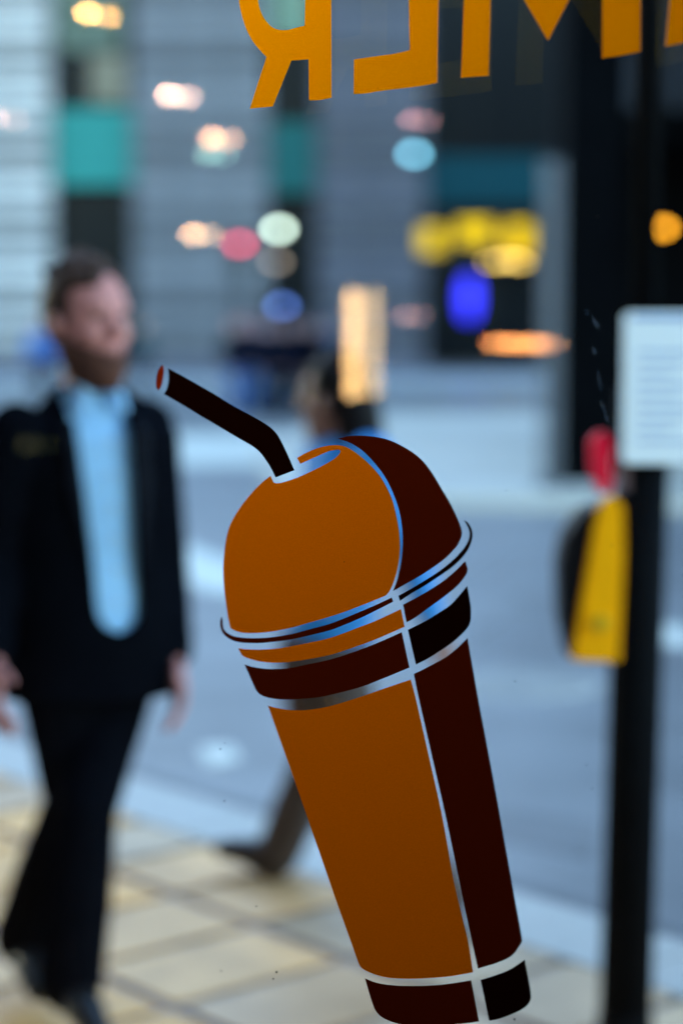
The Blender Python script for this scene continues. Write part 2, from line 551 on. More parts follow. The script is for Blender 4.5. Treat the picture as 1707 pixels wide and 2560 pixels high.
# ------------------------------------------------------------------ people
def skin_mat(col): return mat('skin', col, 0.55, noise=0.08, scale=20)
def ring(c, rx, ry, f, seg=28):
    s = Vector((f.y, -f.x, 0))
    return [Vector(c) + s * (rx * math.cos(2 * math.pi * i / seg)) + f * (ry * math.sin(2 * math.pi * i / seg)) for i in range(seg)]
def hand(bm, w, d, s, n, sc=1.0):
    """palm, four unequal bent fingers and a thumb"""
    w = Vector(w); d = d.normalized(); s = s.normalized(); n = n.normalized()
    for k in range(5):
        q = (k - 2) * 0.014 * sc
        cone(bm, w + s * q * 0.75 - d * 0.01 * sc, 0.014 * sc, w + d * 0.085 * sc + s * q, 0.0115 * sc, 8)
    for k, L in enumerate((0.82, 1.0, 0.95, 0.75)):
        p = w + d * 0.082 * sc + s * (0.029 - k * 0.0195) * sc
        dd = d.copy()
        for j, seg in enumerate((0.042, 0.027, 0.021)):
            dd = (dd + n * (0.22 + 0.18 * j)).normalized()
            q = p + dd * seg * L * sc
            cone(bm, p, 0.0092 * sc, q, (0.0086 - 0.0008 * j) * sc, 8)
            ball(bm, q, (0.0088 - 0.0008 * j) * sc, 1)
            p = q
    p = w + d * 0.02 * sc + s * 0.028 * sc
    dd = (d * 0.75 + s * 0.75 + n * 0.35).normalized()
    for seg, r in ((0.042, 0.0125), (0.03, 0.0105)):
        q = p + dd * seg * sc
        cone(bm, p, r * sc, q, (r - 0.001) * sc, 8)
        ball(bm, q, (r - 0.001) * sc, 1)
        p = q
        dd = (dd + d * 0.4).normalized()

def person(J, f, label, cols, voxel=0.007, opening=None, group=None, beard=False, longhair=False, face=True, sc=1.0, build=1.0, jacket=True, hf=None):
    """J joints in world space, f facing unit vector"""
    f = Vector(f).normalized()
    hf = Vector(hf).normalized() if hf else f
    s = Vector((f.y, -f.x, 0))                       # the person's right hand side
    hs = Vector((hf.y, -hf.x, 0))
    up = Vector((0, 0, 1))
    base = Vector(((J['anL'].x + J['anR'].x) / 2, (J['anL'].y + J['anR'].y) / 2, min(0, 0) if 'z0' not in J else J['z0']))
    root = thing('person', label, 'person', base, 0, group)
    c = J['head']
    b = bmesh.new()
    hh, hwid, hdep = 0.125 * sc, 0.077 * sc, 0.098 * sc
    hr = []
    for t, wx, dy, off in ((-1.0, 0.35, 0.35, 0.45), (-0.86, 0.58, 0.62, 0.25), (-0.6, 0.80, 0.82, 0.08), (-0.25, 0.93, 0.95, 0), (0.1, 1.0, 1.0, -0.04),
                           (0.45, 0.99, 1.0, -0.08), (0.75, 0.80, 0.82, -0.08), (0.93, 0.5, 0.5, -0.05), (1.0, 0.2, 0.2, -0.05)):
        hr.append(ring(c + up * hh * t + hf * hdep * off, hwid * wx, hdep * dy, hf, 24))
    loft(b, hr)
    # nose, brow, lips, chin, ears
    cone(b, c + hf * hdep * 0.93 + up * 0.022 * sc, 0.009 * sc, c + hf * hdep * 1.17 - up * 0.022 * sc, 0.015 * sc, 8)
    ball(b, c + hf * hdep * 1.13 - up * 0.024 * sc, 0.015 * sc, 2)
    for q in (-1, 1):
        cone(b, c + hf * hdep * 0.93 + up * 0.036 * sc + hs * 0.012 * sc * q, 0.011 * sc, c + hf * hdep * 0.72 + up * 0.036 * sc + hs * 0.05 * sc * q, 0.010 * sc, 8)
        ball(b, c + hs * hwid * 1.02 * q - hf * 0.008 + up * -0.003, (0.012 * sc, 0.02 * sc, 0.032 * sc), 2)
        ball(b, c + hf * hdep * 0.66 + hs * 0.036 * sc * q - up * 0.026 * sc, 0.024 * sc, 2)
    cone(b, c + hf * hdep * 0.97 - up * 0.058 * sc - hs * 0.02 * sc, 0.009 * sc, c + hf * hdep * 0.97 - up * 0.058 * sc + hs * 0.02 * sc, 0.009 * sc, 8)
    ball(b, c + hf * hdep * 0.74 - up * 0.106 * sc, 0.021 * sc, 2)
    limb(b, [(c - up * 0.07 * sc - hf * 0.01, 0.052 * sc), (J['neck'], 0.062 * sc)])
    ch, pe = J['chest'], J['pelvis']
    mid = (ch + pe) / 2
    loft(b, [ring(J['neck'] - up * 0.01, 0.07, 0.06, f), ring(J['neck'] - up * 0.06 * sc, 0.14 * build, 0.085, f), ring(ch, 0.15 * build, 0.105, f), ring(mid, 0.13 * build, 0.095, f), ring(pe, 0.145 * build, 0.10, f), ring(pe - up * 0.09, 0.11, 0.08, f)])
    for q in 'LR':
        sg = 1 if q == 'R' else -1
        limb(b, [(J['sh' + q], 0.05 * sc), (J['el' + q], 0.04 * sc), (J['wr' + q], 0.026 * sc)])
        limb(b, [(J['hip' + q], 0.08 * sc), (J['kn' + q], 0.055 * sc), (J['an' + q], 0.036 * sc)])
        limb(b, [(J['an' + q], 0.036 * sc), (J['toe' + q], 0.025 * sc)])
        d = (J['wr' + q] - J['el' + q]).normalized()
        if face:
            n_ = (-s * sg) - d * (-s * sg).dot(d)
            hand(b, J['wr' + q] + d * 0.01, d, f - d * f.dot(d), n_, sc)
        else:
            limb(b, [(J['wr' + q], 0.026), (J['wr' + q] + d * 0.12, 0.03)])
    remeshed('body', b, skin_mat(cols['skin']), voxel, root, base)
    # eyes
    if face:
        for q in (-1, 1):
            b = bmesh.new(); ball(b, Vector((0, 0, 0)), 0.011 * sc, 2)
            e = obj('eye', b, mat('eye', (0.22, 0.18, 0.16), 0.2), root, c + hf * hdep * 0.80 + hs * 0.030 * sc * q + up * 0.014 * sc - base)
            smooth(e)
            b = bmesh.new(); ball(b, Vector((0, 0, 0)), 0.007 * sc, 2)
            smooth(obj('iris', b, mat('iris', (0.02, 0.015, 0.01), 0.2), e, hf * 0.0062 * sc))
    # hair
    b = bmesh.new()
    hb = c - hf * 0.022 * sc + up * 0.03 * sc
    rad = (hwid * 1.13, hdep * 1.08, hh * 0.93)
    rings = []
    for t in [-0.9, -0.6, -0.25, 0.1, 0.4, 0.65, 0.85, 0.97]:
        w = math.sqrt(1 - t * t)
        rings.append(ring(hb + up * rad[2] * t, rad[0] * w, rad[1] * w, hf, 26))
    loft(b, rings)
    rh = random.Random(11)
    for k in range(40):
        th = rh.uniform(0, 2 * math.pi); t = rh.uniform(0.35, 1.0); w = math.sqrt(max(0, 1 - t * t)) * 0.97
        p = hb + hs * rad[0] * w * math.cos(th) + hf * rad[1] * w * math.sin(th) + up * rad[2] * t
        cone(b, p, 0.014 * sc, p + (hs * rh.uniform(-1, 1) + hf * rh.uniform(-.3, 1) + up * 0.5) * 0.025 * sc, 0.006 * sc, 6)
    if longhair:
        limb(b, [(c - hf * 0.06, 0.075 * sc), (c - hf * 0.085 - up * 0.1 * sc, 0.07 * sc), (J['neck'] - hf * 0.07 - up * 0.05, 0.045 * sc)])
    fz = c
    def haircut(p):
        r = p - fz
        a = r.dot(hf)
        return a > hdep * 0.35 - (0.02 if r.z < 0 else 0) and r.z < hh * 0.62 and abs(r.dot(hs)) < hwid * 1.2 or (r.z < -hh * 0.5 and not longhair)
    remeshed('hair', b, mat('hair', cols['hair'], 0.55, spec=0.08, noise=0.3, scale=40), max(voxel, 0.006), root, base, cut=haircut, solid=0.004)
    if beard:
        b = bmesh.new()
        rr_ = [ring(c + up * hh * t + hf * hdep * off, hwid * wx, hdep * dy, hf, 24) for t, wx, dy, off in
               ((-1.16, 0.46, 0.46, 0.46), (-0.9, 0.74, 0.80, 0.27), (-0.6, 0.93, 0.97, 0.10), (-0.08, 1.0, 1.02, 0))]
        loft(b, rr_)
        def bcut(p):
            r = p - fz
            a, l = r.dot(hf), abs(r.dot(hs))
            if a < -0.01: return True
            if a > hdep * 0.45 and r.z > -hh * (0.55 - 0.9 * max(0, l - 0.02) / 0.05 * 0.22): return True
            if l < 0.022 and a > hdep * 0.6 and abs(r.z + 0.058) < 0.012: return True
            return r.z > -hh * (0.30 if a > 0.02 else 0.12)
        remeshed('beard', b, mat('beard', (0.12, 0.05, 0.034), 0.8, spec=0.08, noise=0.3, scale=60), 0.006, root, base, cut=bcut, solid=0.003)
    # shirt
    b = bmesh.new()
    def tors(g, low):
        return [ring(J['neck'] + up * 0.02, 0.06 * sc + g * .5, 0.06 * sc + g * .5, f), ring(J['neck'] - up * 0.03, 0.10 * sc + g, 0.075 + g, f),
                ring(J['neck'] - up * 0.09 * sc, 0.165 * build + g, 0.10 + g, f), ring(ch, 0.175 * build + g, 0.125 + g, f),
                ring(mid, 0.155 * build + g, 0.115 + g, f), ring(pe + up * low, 0.165 * build + g, 0.118 + g, f)]
    loft(b, tors(0.0, -0.01))
    if not jacket:
        for q in 'LR':
            limb(b, [(J['sh' + q], 0.068 * sc), (J['el' + q], 0.052 * sc), (J['wr' + q] - (J['wr' + q] - J['el' + q]).normalized() * 0.02, 0.04 * sc)])
    remeshed('shirt', b, mat('shirt cloth', cols['shirt'], 0.7, noise=0.06, scale=25, bump=0.1), max(voxel, 0.009), root, base)
    if face and jacket:
        b = bmesh.new()
        for q in (-1, 1):
            p0 = J['neck'] + up * 0.055 + s * 0.058 * q - f * 0.03
            p1 = J['neck'] + up * 0.015 + s * 0.03 * q + f * 0.085
            p2 = J['neck'] - up * 0.05 + s * 0.05 * q + f * 0.115
            limb(b, [(p0, 0.016), (p1, 0.015), (p2 + (p1 - p2) * 0.3, 0.011)])
        smooth(remeshed('collar', b, mat('collar cloth', cols['shirt'], 0.7), 0.006, root, base))
    # jacket
    if jacket:
        b = bmesh.new()
        loft(b, tors(0.022, -0.05) + [ring(pe - up * 0.13, 0.185 * build, 0.145, f)])
        for q in 'LR':
            limb(b, [(J['sh' + q] - up * 0.004, 0.066 * sc), ((J['sh' + q] * .7 + J['el' + q] * .3), 0.066 * sc), (J['el' + q], 0.058 * sc),
                     (J['wr' + q] - (J['wr' + q] - J['el' + q]).normalized() * 0.02, 0.045 * sc)])
        nk = J['neck']
        def jcut(p):
            if opening is None: return False
            r = p - nk
            if r.z > 0.03: return True
            if r.dot(f) < 0.02: return False
            z = -r.z
            span = (nk - pe).z - 0.025
            t = z / span
            if t > 1.0: return False
            ax = nk + (pe - nk) * min(1, t) 
            l = (p - ax).dot(s)
            lo_, hi_ = -(0.052 + 0.034 * t), 0.062 * (1 - t) ** 1.3 + 0.014
            if t > 0.9:
                k = math.sqrt(max(0, 1 - ((t - 0.9) / 0.1) ** 2)); m_ = (lo_ + hi_) / 2
                lo_, hi_ = m_ + (lo_ - m_) * k, m_ + (hi_ - m_) * k
            return lo_ < l < hi_
        remeshed('jacket', b, mat('jacket cloth', cols['jacket'], 0.95, spec=0.0, noise=0.2, scale=30, bump=0.1), max(voxel, 0.009), root, base, cut=jcut, solid=0.006)
    if jacket and face and opening:
        def on_chest(t, l, d_=0.0):
            rx, ry = 0.172 * build + 0.022, 0.121 + 0.022
            return J['neck'] + (pe - J['neck']) * t + s * l + f * (ry * math.sqrt(max(0.05, 1 - (l / rx) ** 2)) + d_)
        for q in (-1, 1):
            bm = bmesh.new(); prev = None
            for k in range(15):
                t = 0.10 + 0.62 * k / 14
                e = 0.062 * (1 - t) ** 1.3 + 0.014 if q > 0 else -(0.052 + 0.034 * t)
                wd = 0.058 * min(1, 0.35 + k / 5) * (1 - k / 14) + 0.004
                if k in (3, 4): wd *= 0.72
                row = [bm.verts.new(on_chest(t, e + q * wd * u_, 0.004 + 0.006 * math.sin(math.pi * u_)) - base) for u_ in (0, 0.33, 0.66, 1)]
                if prev:
                    for a_ in range(3): bm.faces.new((prev[a_], prev[a_ + 1], row[a_ + 1], row[a_]))
                prev = row
            o = smooth(obj('lapel', bm, mat('lapel cloth', tuple(v * 2.2 for v in cols['jacket']), 0.8, spec=0.05), root))
            o.modifiers.new('thick', 'SOLIDIFY').thickness = 0.003
        for k in range(6):
            p_ = on_chest(0.18 + 0.13 * k, -0.012 - 0.02 * k * 0.2, -0.018) - base
            bm = bmesh.new(); cone(bm, p_, 0.006, p_ + f * 0.003, 0.006, 10)
            obj('button', bm, mat('shirt button', (0.5, 0.6, 0.7), 0.4), root)
    # trousers
    b = bmesh.new()
    loft(b, [ring(pe + up * 0.03, 0.16 * build, 0.115, f), ring(pe - up * 0.05, 0.175 * build, 0.13, f), ring(pe - up * 0.13, 0.16 * build, 0.12, f)])
    for q in 'LR':
        k_, a_ = J['kn' + q], J['an' + q]
        limb(b, [(J['hip' + q], 0.098 * sc), ((J['hip' + q] * 0.45 + k_ * 0.55), 0.082 * sc), (k_, 0.070 * sc), (k_ * 0.5 + a_ * 0.5, 0.076 * sc), (a_, 0.073 * sc)])
    remeshed('trousers', b, mat('trouser cloth', cols['trousers'], 0.95, spec=0.0, noise=0.2, scale=30), max(voxel, 0.009), root, base)
    for q in 'LR':
        b = bmesh.new()
        a_, t_ = J['an' + q], J['toe' + q]
        heel = J.get('heel' + q, a_ - up * 0.045 - (t_ - a_).normalized() * 0.05)
        limb(b, [(heel, 0.034), (a_ * 0.45 + t_ * 0.55, 0.042), (t_, 0.03)])
        limb(b, [(a_, 0.045), (heel, 0.034)])
        limb(b, [(a_, 0.043), (a_ * 0.45 + t_ * 0.55, 0.038)])
        o = remeshed('shoe', b, mat('shoe leather', cols['shoe'], 0.35), max(voxel, 0.008), root, base)
    return root

def P(px, py, Y): return at(px, py, Y)
# the man in the open jacket
J = dict(head=P(222, 806, 4.30), neck=P(228, 985, 4.34), chest=P(222, 1180, 4.36), pelvis=P(225, 1590, 4.38),
         shR=P(40, 1075, 4.24), shL=P(368, 1065, 4.46), elR=P(-20, 1400, 4.28), elL=P(408, 1400, 4.52),
         wrR=P(-15, 1650, 4.15), wrL=P(438, 1648, 4.40),
         hipR=P(150, 1690, 4.34), hipL=P(288, 1690, 4.44), knR=P(186, 2010, 4.38), knL=P(214, 2025, 4.26),
         anR=P(58, 2345, 4.62), anL=P(178, 2455, 4.26), toeR=P(95, 2475, 4.46), toeL=P(250, 2585, 4.12))
person(J, (0.36, -0.93, 0), 'bearded man in a dark open suit jacket and light blue shirt striding past the window',
       dict(skin=(0.64, 0.235, 0.19), hair=(0.06, 0.03, 0.02), shirt=(0.38, 0.68, 0.96), jacket=(0.0035, 0.004, 0.006),
            trousers=(0.0035, 0.004, 0.006), shoe=(0.006, 0.005, 0.005)), voxel=0.006, opening=(0.085, 0.062), beard=True, build=1.06, hf=(0.66, -0.75, 0))
# the walker hidden behind the cup sticker
J = dict(head=P(834, 1000, 5.3), neck=P(854, 1103, 5.3), chest=P(862, 1240, 5.3), pelvis=P(815, 1600, 5.3),
         shR=P(810, 1135, 5.44), shL=P(925, 1140, 5.14), elR=P(790, 1430, 5.5), elL=P(1030, 1400, 5.1),
         wrR=P(750, 1680, 5.5), wrL=P(1085, 1560, 5.05),
         hipR=P(820, 1680, 5.4), hipL=P(830, 1680, 5.24), knR=P(790, 1900, 5.5), knL=P(960, 2000, 5.2),
         anR=P(695, 2135, 5.62), anL=P(1120, 2245, 5.12), toeR=P(555, 2120, 5.66), toeL=P(1150, 2330, 5.0),
         heelR=P(690, 2180, 5.6))
person(J, (-0.88, -0.45, 0), 'dark haired walker in a bright blue shirt passing behind the cup sticker',
       dict(skin=(0.22, 0.10, 0.075), hair=(0.008, 0.006, 0.006), shirt=(0.012, 0.22, 0.55), jacket=(0.01, 0.02, 0.05),
            trousers=(0.085, 0.062, 0.052), shoe=(0.035, 0.020, 0.013)), voxel=0.007, jacket=False, longhair=True, sc=0.92, build=0.82, hf=(-0.86, 0.5, 0))
# far walkers
def walker(px, pyfoot, heading, h, cols, label, stride=0.22, jk=True):
    g = ground(px, pyfoot, ZR)
    f = Vector((math.sin(heading), -math.cos(heading), 0)).normalized()
    s = Vector((f.y, -f.x, 0))
    up = Vector((0, 0, 1))
    k = h / 1.75
    def q(a, b_, c_): return g + s * a * k + f * b_ * k + up * c_ * k
    J = dict(head=q(0, .02, 1.63), neck=q(0, 0, 1.45), chest=q(0, 0, 1.28), pelvis=q(0, 0, .98), shR=q(.19, 0, 1.41), shL=q(-.19, 0, 1.41),
             elR=q(.24, -.08, 1.12), elL=q(-.24, .06, 1.12), wrR=q(.23, .08, .9), wrL=q(-.23, .22, .92),
             hipR=q(.09, 0, .92), hipL=q(-.09, 0, .92), knR=q(.09, stride * .7, .5), knL=q(-.09, -.02, .5),
             anR=q(.09, stride, .09), anL=q(-.09, -stride, .12), toeR=q(.09, stride + .17, .04), toeL=q(-.09, -stride + .14, .04), z0=ZR)
    return person(J, f, label, cols, voxel=0.022, face=False, jacket=jk, build=1.3, group='walkers far across the junction')
DK = (0.005, 0.007, 0.014)
for px, py, hd, h, c, lb, jk in (
    (590, 1034, 0.6, 1.72, dict(skin=(.5, .26, .22), hair=(.3, .12, .1), shirt=DK, jacket=DK, trousers=(.01, .08, .30), shoe=DK), 'far walker in a black coat and blue trousers left of the crowd', True),
    (655, 1030, -0.5, 1.72, dict(skin=(.4, .25, .3), hair=(.03, .03, .05), shirt=DK, jacket=(.012, .014, .03), trousers=(.01, .10, .32), shoe=DK), 'far walker in a navy coat and bright blue trousers amid the crowd', True),
    (712, 1026, 2.6, 1.72, dict(skin=(.3, .2, .2), hair=(.02, .02, .03), shirt=DK, jacket=DK, trousers=DK, shoe=DK), 'far walker dressed all in black with back turned', True),
    (765, 1022, 1.4, 1.70, dict(skin=(.3, .2, .2), hair=(.02, .02, .03), shirt=DK, jacket=(.008, .012, .018), trousers=(.01, .012, .02), shoe=DK), 'far walker in charcoal nearest the glowing tube reflection', True),
    (622, 1022, 2.9, 1.78, dict(skin=(.5, .25, .22), hair=(.25, .08, .08), shirt=DK, jacket=(.006, .007, .012), trousers=DK, shoe=DK), 'reddish haired far walker in a long dark coat behind the blue trousers', True),
    (690, 1036, -1.5, 1.70, dict(skin=(.3, .2, .2), hair=(.02, .02, .03), shirt=DK, jacket=(.004, .006, .010), trousers=(.004, .006, .010), shoe=DK), 'far walker in black stepping left in front of the dark window bay', True),
    (738, 1032, 0.3, 1.76, dict(skin=(.2, .12, .12), hair=(.01, .01, .02), shirt=DK, jacket=(.005, .006, .010), trousers=DK, shoe=DK), 'tallest far walker in black coat facing the shop', True),
    (800, 1026, -0.4, 1.66, dict(skin=(.2, .12, .12), hair=(.01, .01, .02), shirt=DK, jacket=(.006, .008, .016), trousers=DK, shoe=DK), 'short far walker in black just under the tube reflection', True),
    (838, 1017, -1.2, 1.74, dict(skin=(.3, .2, .2), hair=(.01, .02, .05), shirt=DK, jacket=(.006, .05, .12), trousers=DK, shoe=DK), 'far walker in a dark blue jacket behind the tube reflection', True),
    (670, 1040, 1.9, 1.74, dict(skin=(.3, .15, .14), hair=(.01, .01, .02), shirt=DK, jacket=(.004, .005, .010), trousers=DK, shoe=DK), 'front walker of the far crowd in a long black coat', True),
    (725, 1042, -0.9, 1.72, dict(skin=(.3, .15, .14), hair=(.01, .01, .02), shirt=DK, jacket=(.004, .006, .014), trousers=DK, shoe=DK), 'front walker of the far crowd in midnight blue', True),
    (782, 1036, 0.8, 1.72, dict(skin=(.3, .15, .14), hair=(.01, .01, .02), shirt=DK, jacket=(.006, .005, .008), trousers=DK, shoe=DK), 'right front walker of the far crowd in plum black', True),
    (108, 1010, 0.2, 1.72, dict(skin=(.45, .2, .2), hair=(.02, .03, .06), shirt=(.01, .12, .4), jacket=DK, trousers=DK, shoe=DK), 'far walker in a blue top seen beside the ear of the bearded man', False),
    (350, 1005, 0.9, 1.70, dict(skin=(.55, .3, .2), hair=(.02, .05, .06), shirt=(.2, .3, .3), jacket=(.02, .05, .06), trousers=DK, shoe=DK), 'far walker in a dark green coat right of the bearded man', True)):
    walker(px, py, hd, h, c, lb, jk=jk)

# ------------------------------------------------------------------ crossing pole with push button unit and notice
m_pole = mat('black pole paint', (0.003, 0.0035, 0.0045), 0.7, spec=0.03, noise=0.2, scale=30)
yq = 4.2
pc = at(1606, 1300, yq)
pole = thing('crossing_pole', 'tall black crossing pole carrying a yellow push button box at the right', 'pole', (pc.x - 0.024, yq, 0))
pole.rotation_euler = (0, R(0.9), 0)
bm = bmesh.new(); cone(bm, (0, 0, 0), 0.057, (0, 0, 1.46), 0.057, 24); cone(bm, (0, 0, 1.46), 0.026, (-0.035, 0, 3.6), 0.026, 24)
smooth(obj('shaft', bm, m_pole, pole))
bm = bmesh.new(); cone(bm, (0, 0, 0), 0.085, (0, 0, 0.02), 0.08, 20); cone(bm, (0, 0, 0.02), 0.066, (0, 0, 0.12), 0.057, 20)
obj('base_collar', bm, m_pole, pole)
m_yellow = mat('yellow plastic', (0.97, 0.42, 0.001), 0.8, spec=0.08, noise=0.05)
m_red = mat('red lens', (0.55, 0.006, 0.03), 0.5, spec=0.1, emit=0.12 * LIT)
def L(px, py, Y=yq): # local to the pole
    p = at(px, py, Y); return p - Vector((pc.x, yq, 0))
def prism(pts, y0, y1, bev=0.004):
    bm = bmesh.new()
    a = [bm.verts.new((x, y0, z)) for x, z in pts]; b_ = [bm.verts.new((x, y1, z)) for x, z in pts]
    n = len(pts)
    bm.faces.new(a[::-1]); bm.faces.new(b_)
    for i in range(n): bm.faces.new((a[i], a[(i + 1) % n], b_[(i + 1) % n], b_[i]))
    bmesh.ops.recalc_face_normals(bm, faces=bm.faces)
    bmesh.ops.bevel(bm, geom=bm.edges[:], offset=bev, segments=2, affect='EDGES')
    return bm
def XZ(px, py, Y=4.1):
    p = L(px - 6, py, Y); return (p.x, p.z)
unit = obj('button_housing', prism([XZ(*q) for q in ((1412, 1420), (1425, 1350), (1470, 1285), (1530, 1262), (1572, 1280), (1572, 1660), (1440, 1650), (1418, 1560))], -0.09, 0.03), mat('black plastic', (0.006, 0.006, 0.008), 0.5, spec=0.08), pole)
obj('yellow_face', prism([XZ(*q) for q in ((1512, 1255), (1540, 1238), (1566, 1262), (1570, 1400), (1562, 1655), (1446, 1652), (1476, 1450), (1496, 1320))], -0.115, -0.092), m_yellow, pole)
bm = bmesh.new(); c_ = L(1512, 1560, 4.08); cone(bm, (c_.x, -0.128, c_.z), 0.016, (c_.x, -0.114, c_.z), 0.018, 20)
obj('push_button', bm, mat('dark yellow button', (0.62, 0.38, 0.01), 0.3), pole)
obj('red_lamp', prism([XZ(*q) for q in ((1492, 1105), (1520, 1080), (1545, 1105), (1545, 1235), (1515, 1240), (1496, 1180))], -0.07, -0.02), m_red, pole)
obj('lamp_bracket', boxbm(L(1540, 1100).x, -0.035, -0.055, -0.02, L(1500, 1225).z, L(1500, 1120).z), mat('grey plastic', (0.12, 0.08, 0.09), 0.5), pole)
# notice
m_white = mat('notice card', (0.82, 0.94, 1.0), 0.4)
pn = at(1650, 968, 4.12)
nt_ = thing('white_notice', 'white rounded notice panel mounted high on the black crossing pole', 'sign', (pn.x, 4.12, pn.z))
def NX(px, py):
    p = at(px, py, 4.12); return p.x - pn.x, p.z - pn.z
(x0, z0), (x1, z1) = NX(1553, 1160), NX(1760, 778)
bm = bmesh.new()
box(bm, x0, x1, -0.004, 0.0, z0, z1)
bmesh.ops.bevel(bm, geom=[e for e in bm.edges if abs(e.verts[0].co.y - e.verts[1].co.y) > 0.003], offset=0.007, segments=4, affect='EDGES')
obj('card', bm, m_white, nt_)
obj('backing', bevelbox(x0 + 0.01, x1 - 0.01, 0.002, 0.012, z0 + 0.01, z1 - 0.01, 0.003), mat('backing plate', (0.25, 0.27, 0.3), 0.4), nt_)
m_pr = mat('pale print', (0.20, 0.36, 0.66), 0.6)
prn = bmesh.new()
hx0, hz0 = NX(1580, 800); hx1, hz1 = NX(1745, 788)
box(prn, hx0, hx1, -0.0055, -0.0042, hz0, hz1)
for i in range(9):
    z = NX(1600, 880 + i * 28)[1]
    e = NX(1735 - (i * 37 % 5) * 14, 900)[0]
    box(prn, x0 + 0.03, e, -0.0055, -0.0042, z - 0.0022, z + 0.0022)
obj('printed_line', prn, m_pr, nt_)['kind'] = 'stuff'
bm = bmesh.new(); 
for z in (-0.1, 0.1):
    box(bm, pc.x - pn.x - 0.06, pc.x - pn.x + 0.06, 0.012, 0.03, z - 0.012, z + 0.012)
obj('mounting_strap', bm, m_pole, nt_)

# ------------------------------------------------------------------ shop: room, front wall, window
GM = Matrix(((GT.x, GN.x, 0, 0), (GT.y, GN.y, 0, 0), (0, 0, 1, 0), (0, 0, 0, 1)))
def gbox(u0, u1, w0, w1, z0, z1):           # w: distance outward from the glass
    return boxbm(u0, u1, GD + w0, GD + w1, z0, z1, M=GM)
m_room = mat('dark room paint', (0.006, 0.005, 0.0045), 0.9, spec=0.03)
m_floor = mat('dark boards', (0.02, 0.013, 0.01), 0.5, noise=0.2, scale=4)
def S_(n, bm, m): return struct(obj(n, bm, m))
S_('shop_floor', gbox(-12, 4, -10, -0.06, 0.0, 0.012), m_floor)
S_('shop_ceiling', gbox(-12, 4, -10, 0.10, 3.0, 3.2), m_room)
S_('wall_back', gbox(-12, 4, -10.2, -10, -0.1, 3.2), m_room)
S_('wall_left', gbox(-12.2, -12, -10, 0.1, -0.1, 3.2), m_room)
S_('wall_right', gbox(4, 4.2, -10, 0.1, -0.1, 3.2), m_room)
fw = thing('shop_front_wall', 'dark rendered shop front wall framing the window glass', 'wall')
m_front = mat('shop front', (0.10, 0.09, 0.085), 0.5, noise=0.1)
obj('wall_panel', gbox(-12, -2.2, -0.06, 0.1, 0, 3.0), m_front, fw)
obj('wall_panel', gbox(1.4, 4, -0.06, 0.1, 0, 3.0), m_front, fw)
obj('stall_riser', gbox(-2.2, 1.4, -0.06, 0.1, 0, 0.45), m_front, fw)
obj('upper_storeys', gbox(-14, 8, -10, 0.15, 3.2, 7), m_brick, fw)
win = thing('shop_window', 'large clear shop window pane with fine dust specks, seen from inside', 'window')
m_gl1 = glass('window glass', (0.93, 0.975, 1.0))
m_gl2 = glass('outer window glass', (0.93, 0.975, 1.0), 0.58)
def pane(off, m):
    bm = bmesh.new()
    v = [bm.verts.new(GM @ Vector((u, GD + off, z))) for u, z in ((-2.15, 0.5), (1.35, 0.5), (1.35, 2.9), (-2.15, 2.9))]
    bm.faces.new(v)
    return obj('glass_pane', bm, m, win)
pane(0.0, m_gl1)
pane(0.042, m_gl2)
for a in ((-2.2, 1.4, 0.45, 0.5), (-2.2, 1.4, 2.9, 3.0), (-2.2, -2.15, 0.5, 2.9), (1.35, 1.4, 0.5, 2.9)):
    obj('frame_bar', gbox(a[0], a[1], -0.03, 0.06, a[2], a[3]), m_frame, win)
# specks and a smear on the glass
rs = random.Random(21)
bm = bmesh.new()
T3 = GT; Z3 = Vector((0, 0, 1))
def speck(px, py, r):
    r *= 1.5
    c = onglass(px, py, -0.0015)
    n = 7
    vs1 = [bm.verts.new(c + T3 * r * math.cos(6.283 * i / n) * rs.uniform(.6, 1.3) + Z3 * r * math.sin(6.283 * i / n) * rs.uniform(.6, 1.3)) for i in range(n)]
    tip = bm.verts.new(c - GN * r * 0.4)
    for i in range(n): bm.faces.new((vs1[i], vs1[(i + 1) % n], tip))
for x, y, r in ((551, 1873, .0007), (562, 1858, .0005), (561, 2003, .0008), (691, 2430, .0009), (683, 2447, .0008), (553, 2427, .0006), (641, 2266, .0005), (1285, 2548, .0009)):
    speck(x, y, r)
for k in range(26):
    speck(rs.uniform(20, 1690), rs.uniform(20, 2540), rs.uniform(.00025, .0005))
sp = obj('dust_speck', bm, mat('grime', (0.03, 0.03, 0.03), 0.9), win); sp['kind'] = 'stuff'
bm = bmesh.new()
for x, y, w, h, sl in ((1488, 808, 5, 18, 9), (1484, 876, 4, 10, 0), (1497, 950, 3, 26, 6), (1507, 1018, 4, 20, 7), (1516, 1046, 7, 9, 3), (1466, 780, 2, 9, 3)):
    cs = [onglass(x + sl * t + q * w * (1 - t * t) * 0.5, y + t * h, -0.0012) for t, q in ((-1, 0), (-.5, -1), (0, -1), (.5, -1), (1, 0), (.5, 1), (0, 1), (-.5, 1))]
    bm.faces.new([bm.verts.new(c) for c in cs])
sm = bpy.data.materials.new('pale smear'); sm.use_nodes = True
n_ = sm.node_tree; n_.nodes.remove(n_.nodes['Principled BSDF'])
a_ = n_.nodes.new('ShaderNodeBsdfTransparent'); b_ = n_.nodes.new('ShaderNodeBsdfTranslucent'); c_ = n_.nodes.new('ShaderNodeMixShader')
b_.inputs[0].default_value = (.5, .6, .75, 1); c_.inputs[0].default_value = 0.08
n_.links.new(a_.outputs[0], c_.inputs[1]); n_.links.new(b_.outputs[0], c_.inputs[2]); n_.links.new(c_.outputs[0], n_.nodes['Material Output'].inputs[0])
obj('smear', bm, sm, win)

